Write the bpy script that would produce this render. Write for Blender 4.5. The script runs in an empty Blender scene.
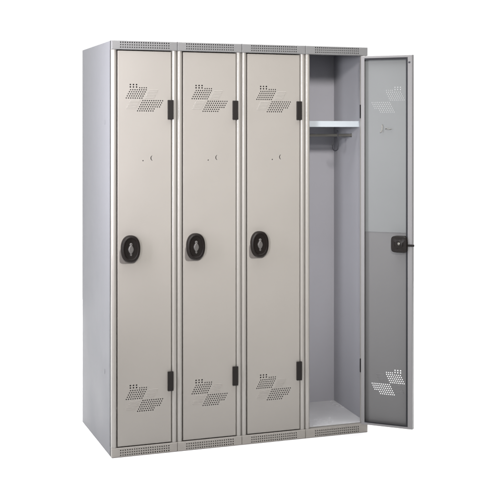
import bpy, bmesh, math
from mathutils import Vector, Matrix
from mathutils.geometry import delaunay_2d_cdt

S = bpy.context.scene
COL = S.collection
PI = math.pi

# ---------------------------------------------------------------- camera
cam = bpy.data.objects.new('camera', bpy.data.cameras.new('camera'))
COL.objects.link(cam)
cam.location = (-1.0439, -5.1837, 1.4070)
cam.rotation_euler = (PI / 2, 0, -0.38746)
cam.data.sensor_width = 36
cam.data.lens = 1206.09 / 488 * 36
cam.data.shift_x = (244 - 341.85) / 488
cam.data.shift_y = (131.24 - 244) / 488
cam.data.clip_end = 200
S.camera = cam

# ---------------------------------------------------------------- studio surround
W = bpy.data.worlds.new('World')
S.world = W
W.use_nodes = True
nt = W.node_tree
nt.nodes.clear()
o_ = nt.nodes.new('ShaderNodeOutputWorld')
bg = nt.nodes.new('ShaderNodeBackground')
tc = nt.nodes.new('ShaderNodeTexCoord')
sp = nt.nodes.new('ShaderNodeSeparateXYZ')
mr = nt.nodes.new('ShaderNodeMapRange')
mr.interpolation_type = 'SMOOTHSTEP'
mr.inputs['From Min'].default_value = 0.15
mr.inputs['From Max'].default_value = 0.60
cr = nt.nodes.new('ShaderNodeMixRGB')
cr.inputs[1].default_value = (0.05, 0.05, 0.055, 1)      # dark room behind the camera
cr.inputs[2].default_value = (1.12, 1.12, 1.12, 1)      # white studio backdrop
nt.links.new(tc.outputs['Generated'], sp.inputs[0])
nt.links.new(sp.outputs['Y'], mr.inputs['Value'])
nt.links.new(mr.outputs[0], cr.inputs[0])
nt.links.new(cr.outputs[0], bg.inputs[0])
nt.links.new(bg.outputs[0], o_.inputs[0])

def area(name, loc, target, sx, sy, power, color):
    l = bpy.data.lights.new(name, 'AREA')
    l.shape = 'RECTANGLE'; l.size = sx; l.size_y = sy; l.energy = power; l.color = color
    o = bpy.data.objects.new(name, l); COL.objects.link(o)
    o.location = loc
    o.rotation_euler = (Vector(target) - Vector(loc)).to_track_quat('-Z', 'Y').to_euler()
    return o
def spot(name, loc, target, cone, power, color, soft):
    l = bpy.data.lights.new(name, 'SPOT')
    l.spot_size = math.radians(cone); l.spot_blend = 1.0; l.energy = power; l.color = color; l.shadow_soft_size = soft
    o = bpy.data.objects.new(name, l); COL.objects.link(o)
    o.location = loc
    o.rotation_euler = (Vector(target) - Vector(loc)).to_track_quat('-Z', 'Y').to_euler()
    return o
spot('key_spot', (-0.45, -4.6, 2.95), (0.44, 0, 1.66), 40, 900, (1.0, 0.96, 0.935), 0.30)
spot('fill_spot', (-2.7, -4.2, 1.7), (1.0, 0.1, 1.15), 25, 900, (0.96, 0.97, 1.0), 0.5)
area('side_softbox', (-0.60, -0.22, 1.45), (0, 0.06, 1.40), 0.16, 1.3, 17, (0.93, 0.91, 1.0))
area('strip_softbox', (-0.1, -4.7, 1.9), (0.1, 0, 1.5), 0.3, 1.5, 15, (1.0, 0.98, 0.95))
area('top_softbox', (0.8, -0.1, 4.0), (0.8, -0.1, 0), 6.0, 2.6, 390, (1, 1, 1))
area('backdrop_softbox', (1.6, 4.2, 4.0), (1.6, 4.4, 0), 9.0, 2.6, 560, (1, 1, 1))

S.render.engine = 'CYCLES'
S.view_settings.view_transform = 'Standard'
S.view_settings.look = 'None'
S.view_settings.exposure = 0
S.view_settings.gamma = 1

# ---------------------------------------------------------------- materials
def mat(name, col, rough=0.4, metal=0.0, bump=0.0, bscale=3.0, var=0.0, spec=0.5, coat=0.0):
    m = bpy.data.materials.new(name); m.use_nodes = True
    n = m.node_tree; b = n.nodes['Principled BSDF']
    b.inputs['Base Color'].default_value = (*col, 1)
    b.inputs['Roughness'].default_value = rough
    b.inputs['Metallic'].default_value = metal
    b.inputs['Specular IOR Level'].default_value = spec
    b.inputs['Coat Weight'].default_value = coat
    t = n.nodes.new('ShaderNodeTexCoord')
    oi = n.nodes.new('ShaderNodeObjectInfo')
    sc = n.nodes.new('ShaderNodeMath'); sc.operation = 'MULTIPLY'; sc.inputs[1].default_value = 37
    va = n.nodes.new('ShaderNodeVectorMath'); va.operation = 'ADD'
    n.links.new(oi.outputs['Random'], sc.inputs[0])
    n.links.new(t.outputs['Object'], va.inputs[0]); n.links.new(sc.outputs[0], va.inputs[1])
    off = va.outputs[0]
    if var:
        ns = n.nodes.new('ShaderNodeTexNoise'); ns.inputs['Scale'].default_value = 5.0
        ns.inputs['Detail'].default_value = 6
        n.links.new(off, ns.inputs['Vector'])
        mx = n.nodes.new('ShaderNodeMixRGB')
        mx.inputs[1].default_value = (*[c * (1 - var) for c in col], 1)
        mx.inputs[2].default_value = (*[min(1, c * (1 + var)) for c in col], 1)
        n.links.new(ns.outputs['Fac'], mx.inputs[0])
        n.links.new(mx.outputs[0], b.inputs['Base Color'])
        r = n.nodes.new('ShaderNodeMapRange')
        r.inputs['To Min'].default_value = rough * 0.85; r.inputs['To Max'].default_value = rough * 1.2
        n.links.new(ns.outputs['Fac'], r.inputs['Value'])
        n.links.new(r.outputs[0], b.inputs['Roughness'])
    if bump:
        n1 = n.nodes.new('ShaderNodeTexNoise'); n1.inputs['Scale'].default_value = bscale
        n1.inputs['Detail'].default_value = 1.5
        n2 = n.nodes.new('ShaderNodeTexNoise'); n2.inputs['Scale'].default_value = 420
        ad = n.nodes.new('ShaderNodeMath'); ad.operation = 'MULTIPLY_ADD'
        ad.inputs[1].default_value = 0.012
        bp = n.nodes.new('ShaderNodeBump'); bp.inputs['Strength'].default_value = bump
        bp.inputs['Distance'].default_value = 0.02
        n.links.new(off, n1.inputs['Vector']); n.links.new(t.outputs['Object'], n2.inputs['Vector'])
        n.links.new(n2.outputs['Fac'], ad.inputs[0]); n.links.new(n1.outputs['Fac'], ad.inputs[2])
        n.links.new(ad.outputs[0], bp.inputs['Height'])
        n.links.new(bp.outputs[0], b.inputs['Normal'])
    return m

M_PAINT = mat('warm_grey_paint', (0.262, 0.245, 0.222), 0.38, bump=0.22, var=0.02)
M_POST = mat('glossy_post_paint', (0.27, 0.256, 0.235), 0.24, var=0.02, coat=0.35)
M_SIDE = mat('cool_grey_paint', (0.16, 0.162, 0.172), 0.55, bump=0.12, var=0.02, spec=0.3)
M_INNER = mat('interior_grey_paint', (0.36, 0.36, 0.39), 0.45, bump=0.10, var=0.03)
M_CAP = mat('cool_grey_cap', (0.165, 0.165, 0.165), 0.42, bump=0.05, var=0.03)
M_TRAY = mat('pale_grey_floor', (0.62, 0.62, 0.63), 0.26, bump=0.15, var=0.22)
M_UPPERSHEET = mat('upper_sheet_grey', (0.142, 0.148, 0.147), 0.42, bump=0.10, var=0.02)
M_SHELF = mat('white_shelf_enamel', (0.46, 0.50, 0.53), 0.28, var=0.08)
M_RIMSHADE = mat('rim_shade_dark', (0.02, 0.02, 0.023), 0.7, spec=0.2)
M_LOCKSHADOW = mat('lock_shadow_brown', (0.10, 0.09, 0.082), 0.5, var=0.04)
M_BLACK = mat('black_plastic', (0.009, 0.007, 0.006), 0.40, var=0.05, spec=0.18)
M_HINGE = mat('dark_brown_plastic', (0.008, 0.006, 0.005), 0.6, var=0.05, spec=0.25)
M_GRIP = mat('worn_grey_metal', (0.085, 0.08, 0.075), 0.5, metal=0.3, var=0.08)
M_STEEL = mat('bare_steel', (0.17, 0.165, 0.15), 0.38, metal=0.8, var=0.05)
M_DARKWIRE = mat('dark_steel_wire', (0.07, 0.07, 0.08), 0.35, metal=0.7)
M_FLOOR = mat('white_studio_floor', (0.92, 0.92, 0.92), 0.9, spec=0.1)

M_BOUNCECUT = mat('bounce_cut_dark', (0.06, 0.058, 0.055), 0.7, var=0.1)
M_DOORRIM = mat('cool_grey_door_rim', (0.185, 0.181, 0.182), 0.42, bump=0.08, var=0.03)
M_DOORBACK = mat('shade_grey_door_back', (0.108, 0.107, 0.107), 0.5, bump=0.10, var=0.03)

# ---------------------------------------------------------------- helpers
def link(name, bm, m, parent=None, loc=(0, 0, 0), bevel=0.0, smooth=True):
    bmesh.ops.recalc_face_normals(bm, faces=bm.faces) if smooth != 'keep' else None
    me = bpy.data.meshes.new(name); bm.to_mesh(me); bm.free()
    o = bpy.data.objects.new(name, me); COL.objects.link(o)
    me.materials.append(m)
    for p in me.polygons: p.use_smooth = True
    me.set_sharp_from_angle(angle=math.radians(32))
    o.location = loc
    if parent: o.parent = parent
    if bevel:
        b = o.modifiers.new('bevel', 'BEVEL'); b.width = bevel; b.segments = 3
        b.limit_method = 'ANGLE'; b.angle_limit = math.radians(40)
        b.harden_normals = False
    return o

def box(bm, x0, x1, y0, y1, z0, z1):
    v = [bm.verts.new((x, y, z)) for x in (x0, x1) for y in (y0, y1) for z in (z0, z1)]
    for f in ((0, 1, 3, 2), (4, 6, 7, 5), (0, 4, 5, 1), (2, 3, 7, 6), (0, 2, 6, 4), (1, 5, 7, 3)):
        bm.faces.new([v[i] for i in f])

def loft(bm, loops, cap0=True, cap1=True):
    rs = [[bm.verts.new(p) for p in l] for l in loops]
    n = len(rs[0])
    for a, b in zip(rs, rs[1:]):
        for i in range(n):
            bm.faces.new((a[i], a[(i + 1) % n], b[(i + 1) % n], b[i]))
    if cap0: bm.faces.new(rs[0][::-1])
    if cap1: bm.faces.new(rs[-1])

def tube(bm, pts, r, n=10):
    pts = [Vector(p) for p in pts]
    loops = []
    up = Vector((0, 0, 1))
    d0 = (pts[1] - pts[0]).normalized()
    a = d0.orthogonal().normalized()
    for i, p in enumerate(pts):
        d = (pts[min(i + 1, len(pts) - 1)] - pts[max(i - 1, 0)]).normalized()
        a = (a - d * a.dot(d)).normalized()
        b = d.cross(a)
        loops.append([p + (a * math.cos(t) + b * math.sin(t)) * r for t in [2 * PI * k / n for k in range(n)]])
    loft(bm, loops)

def plate(bm, outer, holes, y0, y1):
    """flat sheet in the xz plane between y0 (front) and y1 (back), pierced by real holes"""
    pts, faces = [], []
    for poly in [outer] + holes:
        s = len(pts); pts += [Vector(p) for p in poly]
        faces.append(list(range(s, s + len(poly))))
    vs, es, fs, ov, oe, of = delaunay_2d_cdt(pts, [], faces, 0, 1e-6)
    # keep only the triangles which lie in the outer outline and in no hole
    keep = [f for f, o in zip(fs, of) if 0 in o and len(o) == 1]
    A = [bm.verts.new((v.x, y0, v.y)) for v in vs]
    B = [bm.verts.new((v.x, y1, v.y)) for v in vs]
    cnt = {}
    for f in keep:
        bm.faces.new([A[i] for i in f]); bm.faces.new([B[i] for i in f[::-1]])
        for i in range(len(f)):
            e = (f[i], f[(i + 1) % len(f)]); cnt[e] = 1
    for (i, j) in list(cnt):
        if (j, i) not in cnt:
            bm.faces.new((A[j], A[i], B[i], B[j]))
    loose = [v for v in A + B if not v.link_faces]
    bmesh.ops.delete(bm, geom=loose, context='VERTS')

def circ(x, z, r, n=10):
    return [(x + r * math.cos(2 * PI * (k + .5) / n), z + r * math.sin(2 * PI * (k + .5) / n)) for k in range(n)]

def tray_rim(bm, x0, x1, z0, z1, depth, ret, r=0.002):
    """folded sheet rim round a panel: rounded front edge, side flanges, returns (left, right, bottom, top)"""
    prof = []
    for k in range(5):
        t = PI / 2 * k / 4
        prof.append(((r - r * math.sin(t),) * 4, r - r * math.cos(t)))
    t_ = 0.0014
    prof.append(((0, 0, 0, 0), depth - 0.001))
    prof.append(((0.001,) * 4, depth))
    if ret:
        prof.append((ret, depth))
        prof.append((ret, depth - t_))
    prof.append(((t_,) * 4, depth - t_))
    prof.append(((t_,) * 4, r))
    loops = []
    for (l, rr, b, t), y in prof:
        loops.append([(x0 + l, y, z0 + b), (x1 - rr, y, z0 + b), (x1 - rr, y, z1 - t), (x0 + l, y, z1 - t)])
    loft(bm, loops, False, False)
    return r

# perforation of the doors, measured from its middle, in metres
def pattern():
    H = []; ribs = []
    U = lambda X: (X - 240) * 0.000569
    V = lambda Y: (235 - Y) * 0.000546
    for Y in (128, 147):
        for X in (130, 154, 178): H.append((U(X), V(Y), 0.0034))
    for k in range(4): H.append((U(202 + 17.2 * k), V(152), 0.0027))
    for r_ in range(5):
        Y = 168.5 + 16.6 * r_
        for k in range(8): H.append((U(131.5 - 8.2 * r_ + 17.2 * k), V(Y), 0.0028))
    for r_ in range(6):
        Y = 254.5 + 16.4 * r_
        for k in range((10, 10, 10, 10, 8, 8)[r_]): H.append((U(227 - 8.2 * r_ + 17.0 * k), V(Y), 0.0028))
    for k in range(6):
        Y = 172 + 12 * k
        ribs.append((U(272 - 6 * k), U(345 - 6 * k), V(Y)))
        Y = 256 + 12 * k
        ribs.append((U(128 - 6 * k), U((205, 199, 193, 187, 180, 174)[k]), V(Y)))
    return H, ribs
HOLES, RIBS = pattern()

def superloop(cx, cz, a, b, y, n=48, e=2.3):
    L = []
    for k in range(n):
        t = 2 * PI * k / n
        c, s = math.cos(t), math.sin(t)
        L.append((cx + a * math.copysign(abs(c) ** (2 / e), c), y, cz + b * math.copysign(abs(s) ** (2 / e), s)))
    return L

DEPTH = 0.708
ZB, ZT = 0.040, 1.760      # plinth top, header underside

def make_door(root, x_left, x_right, closed=True):
    """door leaf; its origin is on the hinge line, closed it runs towards -x"""
    wd = x_right - x_left
    z0, z1 = ZB + 0.004, ZT - 0.004
    cx = -wd / 2
    bm = bmesh.new()
    ret = (0.030, 0.018, 0.014, 0.012) if closed else (0.022, 0.018, 0.010, 0.010)
    r = tray_rim(bm, -wd, 0, z0, z1, 0.020 if closed else 0.021, ret)
    holes = []
    for zc in (1.551, 0.246):
        for u, v, rad in HOLES: holes.append(circ(cx + u, zc + v, rad * (1 if closed else .8)))
    if closed:
        cres = []
        for k in range(9):
            t = PI * (0.62 + 0.76 * k / 8); cres.append((cx + 0.036 + 0.010 * math.cos(t), 1.290 + 0.0115 * math.sin(t)))
        for k in range(9):
            t = PI * (1.38 - 0.76 * k / 8); cres.append((cx + 0.0375 + 0.0090 * math.cos(t), 1.290 + 0.0115 * math.sin(t)))
        cres[9:] = [(x + .0009, z) for x, z in cres[9:]]
        holes.append(cres)
        holes.append(circ(cx - 0.007, 1.279, 0.0026, 8))
    plate(bm, [(-wd + r, z0 + r), (-r, z0 + r), (-r, z1 - r), (-wd + r, z1 - r)], holes, 0, 0.0012)
    # faint raised ribs of the two blank parallelograms
    for zc in (1.551, 0.246):
        for a, b, v in RIBS:
            z = zc + v
            for y0, y1 in ((0.0, -0.0011), (0.0012, 0.0024)):
                p = [(cx + a, y0, z - .0024), (cx + a + .001, y1, z), (cx + a, y0, z + .0024)]
                q = [(cx + b, y0, z - .0024), (cx + b - .001, y1, z), (cx + b, y0, z + .0024)]
                A = [bm.verts.new(c) for c in p]; B = [bm.verts.new(c) for c in q]
                for i in range(2): bm.faces.new((A[i], A[i + 1], B[i + 1], B[i]))
                bm.faces.new(A); bm.faces.new(B[::-1])
    door = link('door', bm, M_PAINT if closed else M_DOORRIM, root, (x_right, 0.002, 0))
    if not closed:                       # shade painted in: inner side of the pressed sheet gets a darker colour
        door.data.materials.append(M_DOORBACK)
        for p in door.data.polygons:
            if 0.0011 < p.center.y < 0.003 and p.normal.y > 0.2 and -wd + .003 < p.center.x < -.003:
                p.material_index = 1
    # lock on the outer face
    lx, lz = -wd + 0.054, 0.898
    bm = bmesh.new()
    loft(bm, [superloop(lx, lz, .0415, .0585, 0.0), superloop(lx, lz, .0415, .0585, -.016), superloop(lx, lz, .0395, .0565, -.0205),
              superloop(lx, lz, .0355, .0525, -.0230), superloop(lx, lz, .0310, .0475, -.0230), superloop(lx, lz, .0290, .0455, -.0205),
              superloop(lx, lz, .0270, .0430, -.0170), superloop(lx, lz, .0120, .0300, -.0160)], True, True)
    lk = link('lock', bm, M_BLACK, door)
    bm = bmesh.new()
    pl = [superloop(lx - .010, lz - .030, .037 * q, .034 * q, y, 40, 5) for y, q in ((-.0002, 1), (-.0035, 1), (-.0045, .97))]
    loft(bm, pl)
    link('lock_shadow_plate', bm, M_LOCKSHADOW, door)  # brown plate modelled in place of the lock's shadow, lower left
    bm = bmesh.new()
    loft(bm, [superloop(lx, lz - .002, .0125, .0205, -.0155, 28, 1.5), superloop(lx, lz - .002, .0115, .0195, -.0235, 28, 1.5),
              superloop(lx, lz - .002, .0085, .0160, -.0262, 28, 1.5)])
    loft(bm, [superloop(lx, lz + .0195, .0062, .0068, -.0155, 20, 2), superloop(lx, lz + .0195, .0060, .0064, -.0225, 20, 2),
              superloop(lx, lz + .0195, .0040, .0046, -.0242, 20, 2)])
    loft(bm, [superloop(lx, lz - .024, .0045, .0065, -.0155, 20, 2), superloop(lx, lz - .024, .0040, .006, -.0215, 20, 2)])
    link('lock_grip', bm, M_GRIP, door)
    if closed:
        for zc in (1.5015, 0.311):
            bm = bmesh.new()
            box(bm, -0.0165, 0.0085, -0.010, -0.0003, zc - 0.0425, zc + 0.0425)
            link('hinge', bm, M_HINGE, door, bevel=0.0018)
    return door, wd, cx

def make_locker(x0, w, label, is_open=False):
    root = bpy.data.objects.new('locker', None); COL.objects.link(root)
    root.location = (x0, 0, 0); root.empty_display_size = 0.1
    root['label'] = label; root['category'] = 'locker'
    root['group'] = 'grey metal lockers standing side by side in a row'
    g = 0.0004                                    # half the joint to the neighbour
    t = 0.0014
    # side panels, with a folded round edge at the back
    for left in (True, False):
        bm = bmesh.new()
        xa = g if left else w - g - t
        s = 1 if left else -1
        xo = g if left else w - g                 # outer surface
        R_ = 0.008
        out = [(xo, 0.020)]
        for k in range(6):
            a = PI / 2 * k / 5
            out.append((xo + s * (R_ - R_ * math.cos(a)), DEPTH - R_ + R_ * math.sin(a)))
        out.append((xo + s * 0.02, DEPTH))
        inn = [(xo + s * 0.02, DEPTH - t)]
        for k in range(6):
            a = PI / 2 * (1 - k / 5)
            inn.append((xo + s * (R_ - (R_ - t) * math.cos(a)), DEPTH - R_ + (R_ - t) * math.sin(a)))
        inn.append((xo + s * t, 0.020))
        ring = out + inn
        loft(bm, [[(x, y, 0.0 + 0.001) for x, y in ring], [(x, y, 1.7985) for x, y in ring]])
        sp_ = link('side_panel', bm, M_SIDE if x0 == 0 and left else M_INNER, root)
        if x0 == 0 and left:
            sp_['label'] = 'bare cool grey outer side of the row'
            for yy, zz in ((0.146, 1.447), (0.150, 0.345)):
                b2 = bmesh.new()
                loft(b2, [[(xo - d, yy + .0055 * q * math.cos(k * PI / 8), zz + .011 * q * math.sin(k * PI / 8)) for k in range(16)]
                          for d, q in ((-.0005, 1), (.0010, 1), (.0016, .8))])
                link('plug', b2, M_SIDE, sp_)
    # front posts: rounded, glossy folded edges
    for left in (True, False):
        bm = bmesh.new()
        pa, pb = (g, 0.0245) if left else (w - 0.0245, w - g)
        ring = []
        ring.append((pa, 0.034))
        for k in range(17):
            a = PI + PI * k / 16
            ring.append(((pa + pb) / 2 + (pb - pa) / 2 * math.cos(a), 0.013 + 0.013 * math.sin(a)))
        ring.append((pb, 0.034))
        loft(bm, [[(x, y, ZB) for x, y in ring], [(x, y, ZT) for x, y in ring]])
        link('post', bm, M_POST, root)
    # header and plinth: perforated folded strips
    for name, z0, z1, yf in (('header', ZT + 0.0003, 1.8, -0.0035), ('plinth', 0.0, ZB - 0.0003, -0.0045)):
        bm = bmesh.new()
        a, b = g, w - g
        r = tray_rim(bm, a, b, z0, z1, 0.036, None, 0.0022)
        holes = []
        n = 22; pt = 0.0101
        zc = (z0 + z1) / 2 + (0.001 if name == 'header' else -0.001)
        for i in range(n):
            for j in (-1, 0, 1):
                hx, hz = w / 2 + (i - (n - 1) / 2) * pt, zc + j * 0.0105
                h = 0.0026
                holes.append([(hx - h, hz - h), (hx + h, hz - h), (hx + h, hz + h), (hx - h, hz + h)])
        plate(bm, [(a + r, z0 + r), (b - r, z0 + r), (b - r, z1 - r), (a + r, z1 - r)], holes, 0, 0.0012)
        # the strip is bent back a little at both ends
        for v in bm.verts:
            e = min(v.co.x - a, b - v.co.x)
            if e < 0.004 and v.co.y < 0.010: v.co.y += (0.004 - e) * 0.35
        # closed box behind the sheet, so that the holes are dark
        box(bm, a + .003, b - .003, 0.030, 0.0315, z0 + .003, z1 - .003)
        link(name, bm, M_CAP if name == 'header' else M_PAINT, root, (0, yf, 0))
    bm = bmesh.new(); box(bm, .002, w - .002, 0.034, DEPTH - 0.003, 1.7945, 1.7965); link('top_panel', bm, M_INNER, root)
    bm = bmesh.new()
    zf = 0.075 if is_open else 0.05
    ring = [(.0345, ZB + .0035), (DEPTH - .004, zf), (DEPTH - .004, zf - .002), (.0345, ZB + .0015)]
    loft(bm, [[(x, y, z) for y, z in ring] for x in (.002, w - .002)])
    ring = [(.0225, ZB + .001), (.0225, ZB + .0032), (.0345, ZB + .0036), (.0345, ZB + .001)]
    loft(bm, [[(x, y, z) for y, z in ring] for x in (.0255, w - .0255)])
    link('floor_panel', bm, M_TRAY, root)
    bm = bmesh.new()
    yb = 0.418 if is_open else DEPTH - 0.006
    box(bm, .0021, w - .0021, yb, yb + .0014, .052, 1.794); link('back_panel', bm, M_INNER, root)
    if is_open:
        bm = bmesh.new(); box(bm, .0208, w - .0208, DEPTH - .0052, DEPTH - .0040, .06, 1.793); link('rear_cover', bm, M_SIDE, root)

    door, wd, cx = make_door(root, 0.0272, w - 0.0272, not is_open)
    if not is_open: return root

    # ---------------- the open locker
    door.location = (w - 0.0275, -0.006, 0)
    door.rotation_euler = (0, 0, PI - (PI / 2 - 0.7525) + 0)
    door['label'] = 'door swung wide open, showing its inner face'
    # thin inner sheet on the upper half of the door, paler than below
    bm = bmesh.new()
    holes = [circ(cx + u, 1.551 + v, rad * .72) for u, v, rad in HOLES]
    plate(bm, [(-wd + .014, .940), (-.010, .940), (-.010, ZT - .010), (-wd + .014, ZT - .010)], holes, .0026, .0034)
    link('door_upper_sheet', bm, M_UPPERSHEET, door)
    # thin dark strips standing in for the shade along the folded rim's inner edge
    a0, a1, b0, b1 = -wd + .022, -.018, ZB + .004 + .010, ZT - .004 - .010
    for xa, xb, za, zb_ in ((a0 - .0002, a0 + .0085, b0, b1), (a0 + .0086, a1, b1 - .0085, b1 + .0002), (a0 + .0086, a1, b0 - .0002, b0 + .005)):
        bm = bmesh.new()
        box(bm, xa, xb, .0165, .0204, za, zb_)
        link('rim_shade_strip', bm, M_RIMSHADE, door)
    # lock case on the inside, with its silver button and latch
    bx, bz = -wd + 0.061, 0.889
    bm = bmesh.new()
    loft(bm, [superloop(bx, bz, .040, .0375, .0014, 40, 5), superloop(bx, bz, .040, .0375, .030, 40, 5),
              superloop(bx, bz, .037, .0345, .034, 40, 5), superloop(bx, bz, .022, .021, .034, 40, 3), superloop(bx, bz, .019, .018, .037, 40, 2)])
    link('lock_case', bm, M_BLACK, door)
    bm = bmesh.new()
    loft(bm, [superloop(bx - .002, bz + .003, .0068, .0068, .036, 20, 2), superloop(bx - .002, bz + .003, .0062, .0062, .041, 20, 2),
              superloop(bx - .002, bz + .003, .0035, .0035, .0425, 20, 2)])
    link('lock_button', bm, M_STEEL, door)
    bm = bmesh.new()
    box(bm, -wd - .011, bx, .0215, .0275, bz - .009, bz + .001)
    link('latch', bm, M_BLACK, door, bevel=.002)
    # small wire hook on the inner face
    bm = bmesh.new()
    hx_, hz_ = -0.101, 1.425
    tube(bm, [(hx_, .0036, hz_ + .012), (hx_ - .001, .008, hz_ + .010), (hx_ - .002, .010, hz_ - .004), (hx_ + .002, .012, hz_ - .020), (hx_ + .006, .016, hz_ - .024)], .0017, 8)
    tube(bm, [(hx_ - .016, .0036, hz_ - .008), (hx_ - .024, .012, hz_ - .004), (hx_ - .036, .014, hz_ - .009), (hx_ - .048, .010, hz_ - .008)], .0017, 8)
    link('door_hook', bm, M_STEEL, door)
    bm = bmesh.new()
    loft(bm, [superloop(-wd + .014, 1.722, .0055, .0042, .0195, 16, 3), superloop(-wd + .014, 1.722, .0055, .0042, .0212, 16, 3)])
    link('buffer', bm, M_DARKWIRE, door)
    # hinge halves that stay on the post
    for zc in (1.5015, 0.311):
        bm = bmesh.new()
        box(bm, w - .0300, w - .0248, .004, .024, zc - .034, zc + .030)
        link('hinge', bm, M_HINGE, root, bevel=.0012)
    # shelf with a deep front lip
    bm = bmesh.new()
    yl = .095
    box(bm, .0022, w - .0022, yl + .0012, .4165, 1.4535, 1.455)
    box(bm, .0022, w - .0022, yl, yl + .0012, 1.4275, 1.455)
    box(bm, .0022, w - .0022, yl + .0012, yl + .014, 1.4275, 1.4287)
    link('shelf', bm, M_SHELF, root)
    # hanging rail with end brackets and wire hook
    ry, rz = .190, 1.388
    bm = bmesh.new()
    loft(bm, [[(x, ry + .004 * math.cos(k * PI / 8), rz + .0068 * math.sin(k * PI / 8)) for k in range(16)] for x in (.004, w - .004)])
    rail = link('hanging_rail', bm, M_STEEL, root)
    bm = bmesh.new()
    for a, b in ((.0019, .0045), (w - .0045, w - .0019)):
        bm = bmesh.new()
        box(bm, a, b, ry - .005, ry + .005, rz - .0085, rz + .0085)
        link('rail_bracket', bm, M_STEEL, rail)
    bm = bmesh.new()
    hx_ = 1.1255 - x0 + .0
    P = []
    for k in range(10):
        a = PI * (1.15 - 1.15 * k / 9)
        P.append((hx_ + .004, ry - .001 + .0095 * math.cos(a), rz + .010 + .0095 * math.sin(a)))
    P = [(hx_, ry + .008, rz + .004), (hx_, ry + .008, rz + .012), (hx_, ry + .002, rz + .022), (hx_, ry - .006, rz + .018), (hx_, ry - .0085, rz + .006),
         (hx_, ry - .0085, rz - .048)]
    for k in range(11):
        a = -PI * k / 10
        P.append((hx_ - .0145 + .0145 * math.cos(a), ry - .0085 - .004 * k / 10, rz - .060 + .0145 * math.sin(a)))
    P.append((P[-1][0] - .002, P[-1][1], rz - .046))
    tube(bm, P, .0026, 10)
    link('hook', bm, M_DARKWIRE, rail)
    return root

# ---------------------------------------------------------------- setting
bm = bmesh.new()
box(bm, -8, 11, -1.3, 5.0, -0.003, 0.0)
f = link('white_sweep', bm, M_FLOOR); f['kind'] = 'structure'; f.location.z = -0.001
bm = bmesh.new()
box(bm, -12, 14, -12, -1.2, -0.05, -0.006)
f = link('bounce_cut_floor', bm, M_BOUNCECUT); f['kind'] = 'structure'  # unseen dark slab added in front to cut bounce onto the doors

# ---------------------------------------------------------------- the row of lockers
SE = [0.0, 0.2901, 0.5863, 0.8909, 1.2015]
LB = ['closed light grey metal locker at the left end, its bare side panel in view',
      'closed light grey metal locker between the left end one and the next closed one',
      'closed light grey metal locker directly beside the open one',
      'open grey metal locker at the right end with shelf, rail and hook inside']
for i in range(4):
    make_locker(SE[i], SE[i + 1] - SE[i], LB[i], i == 3)
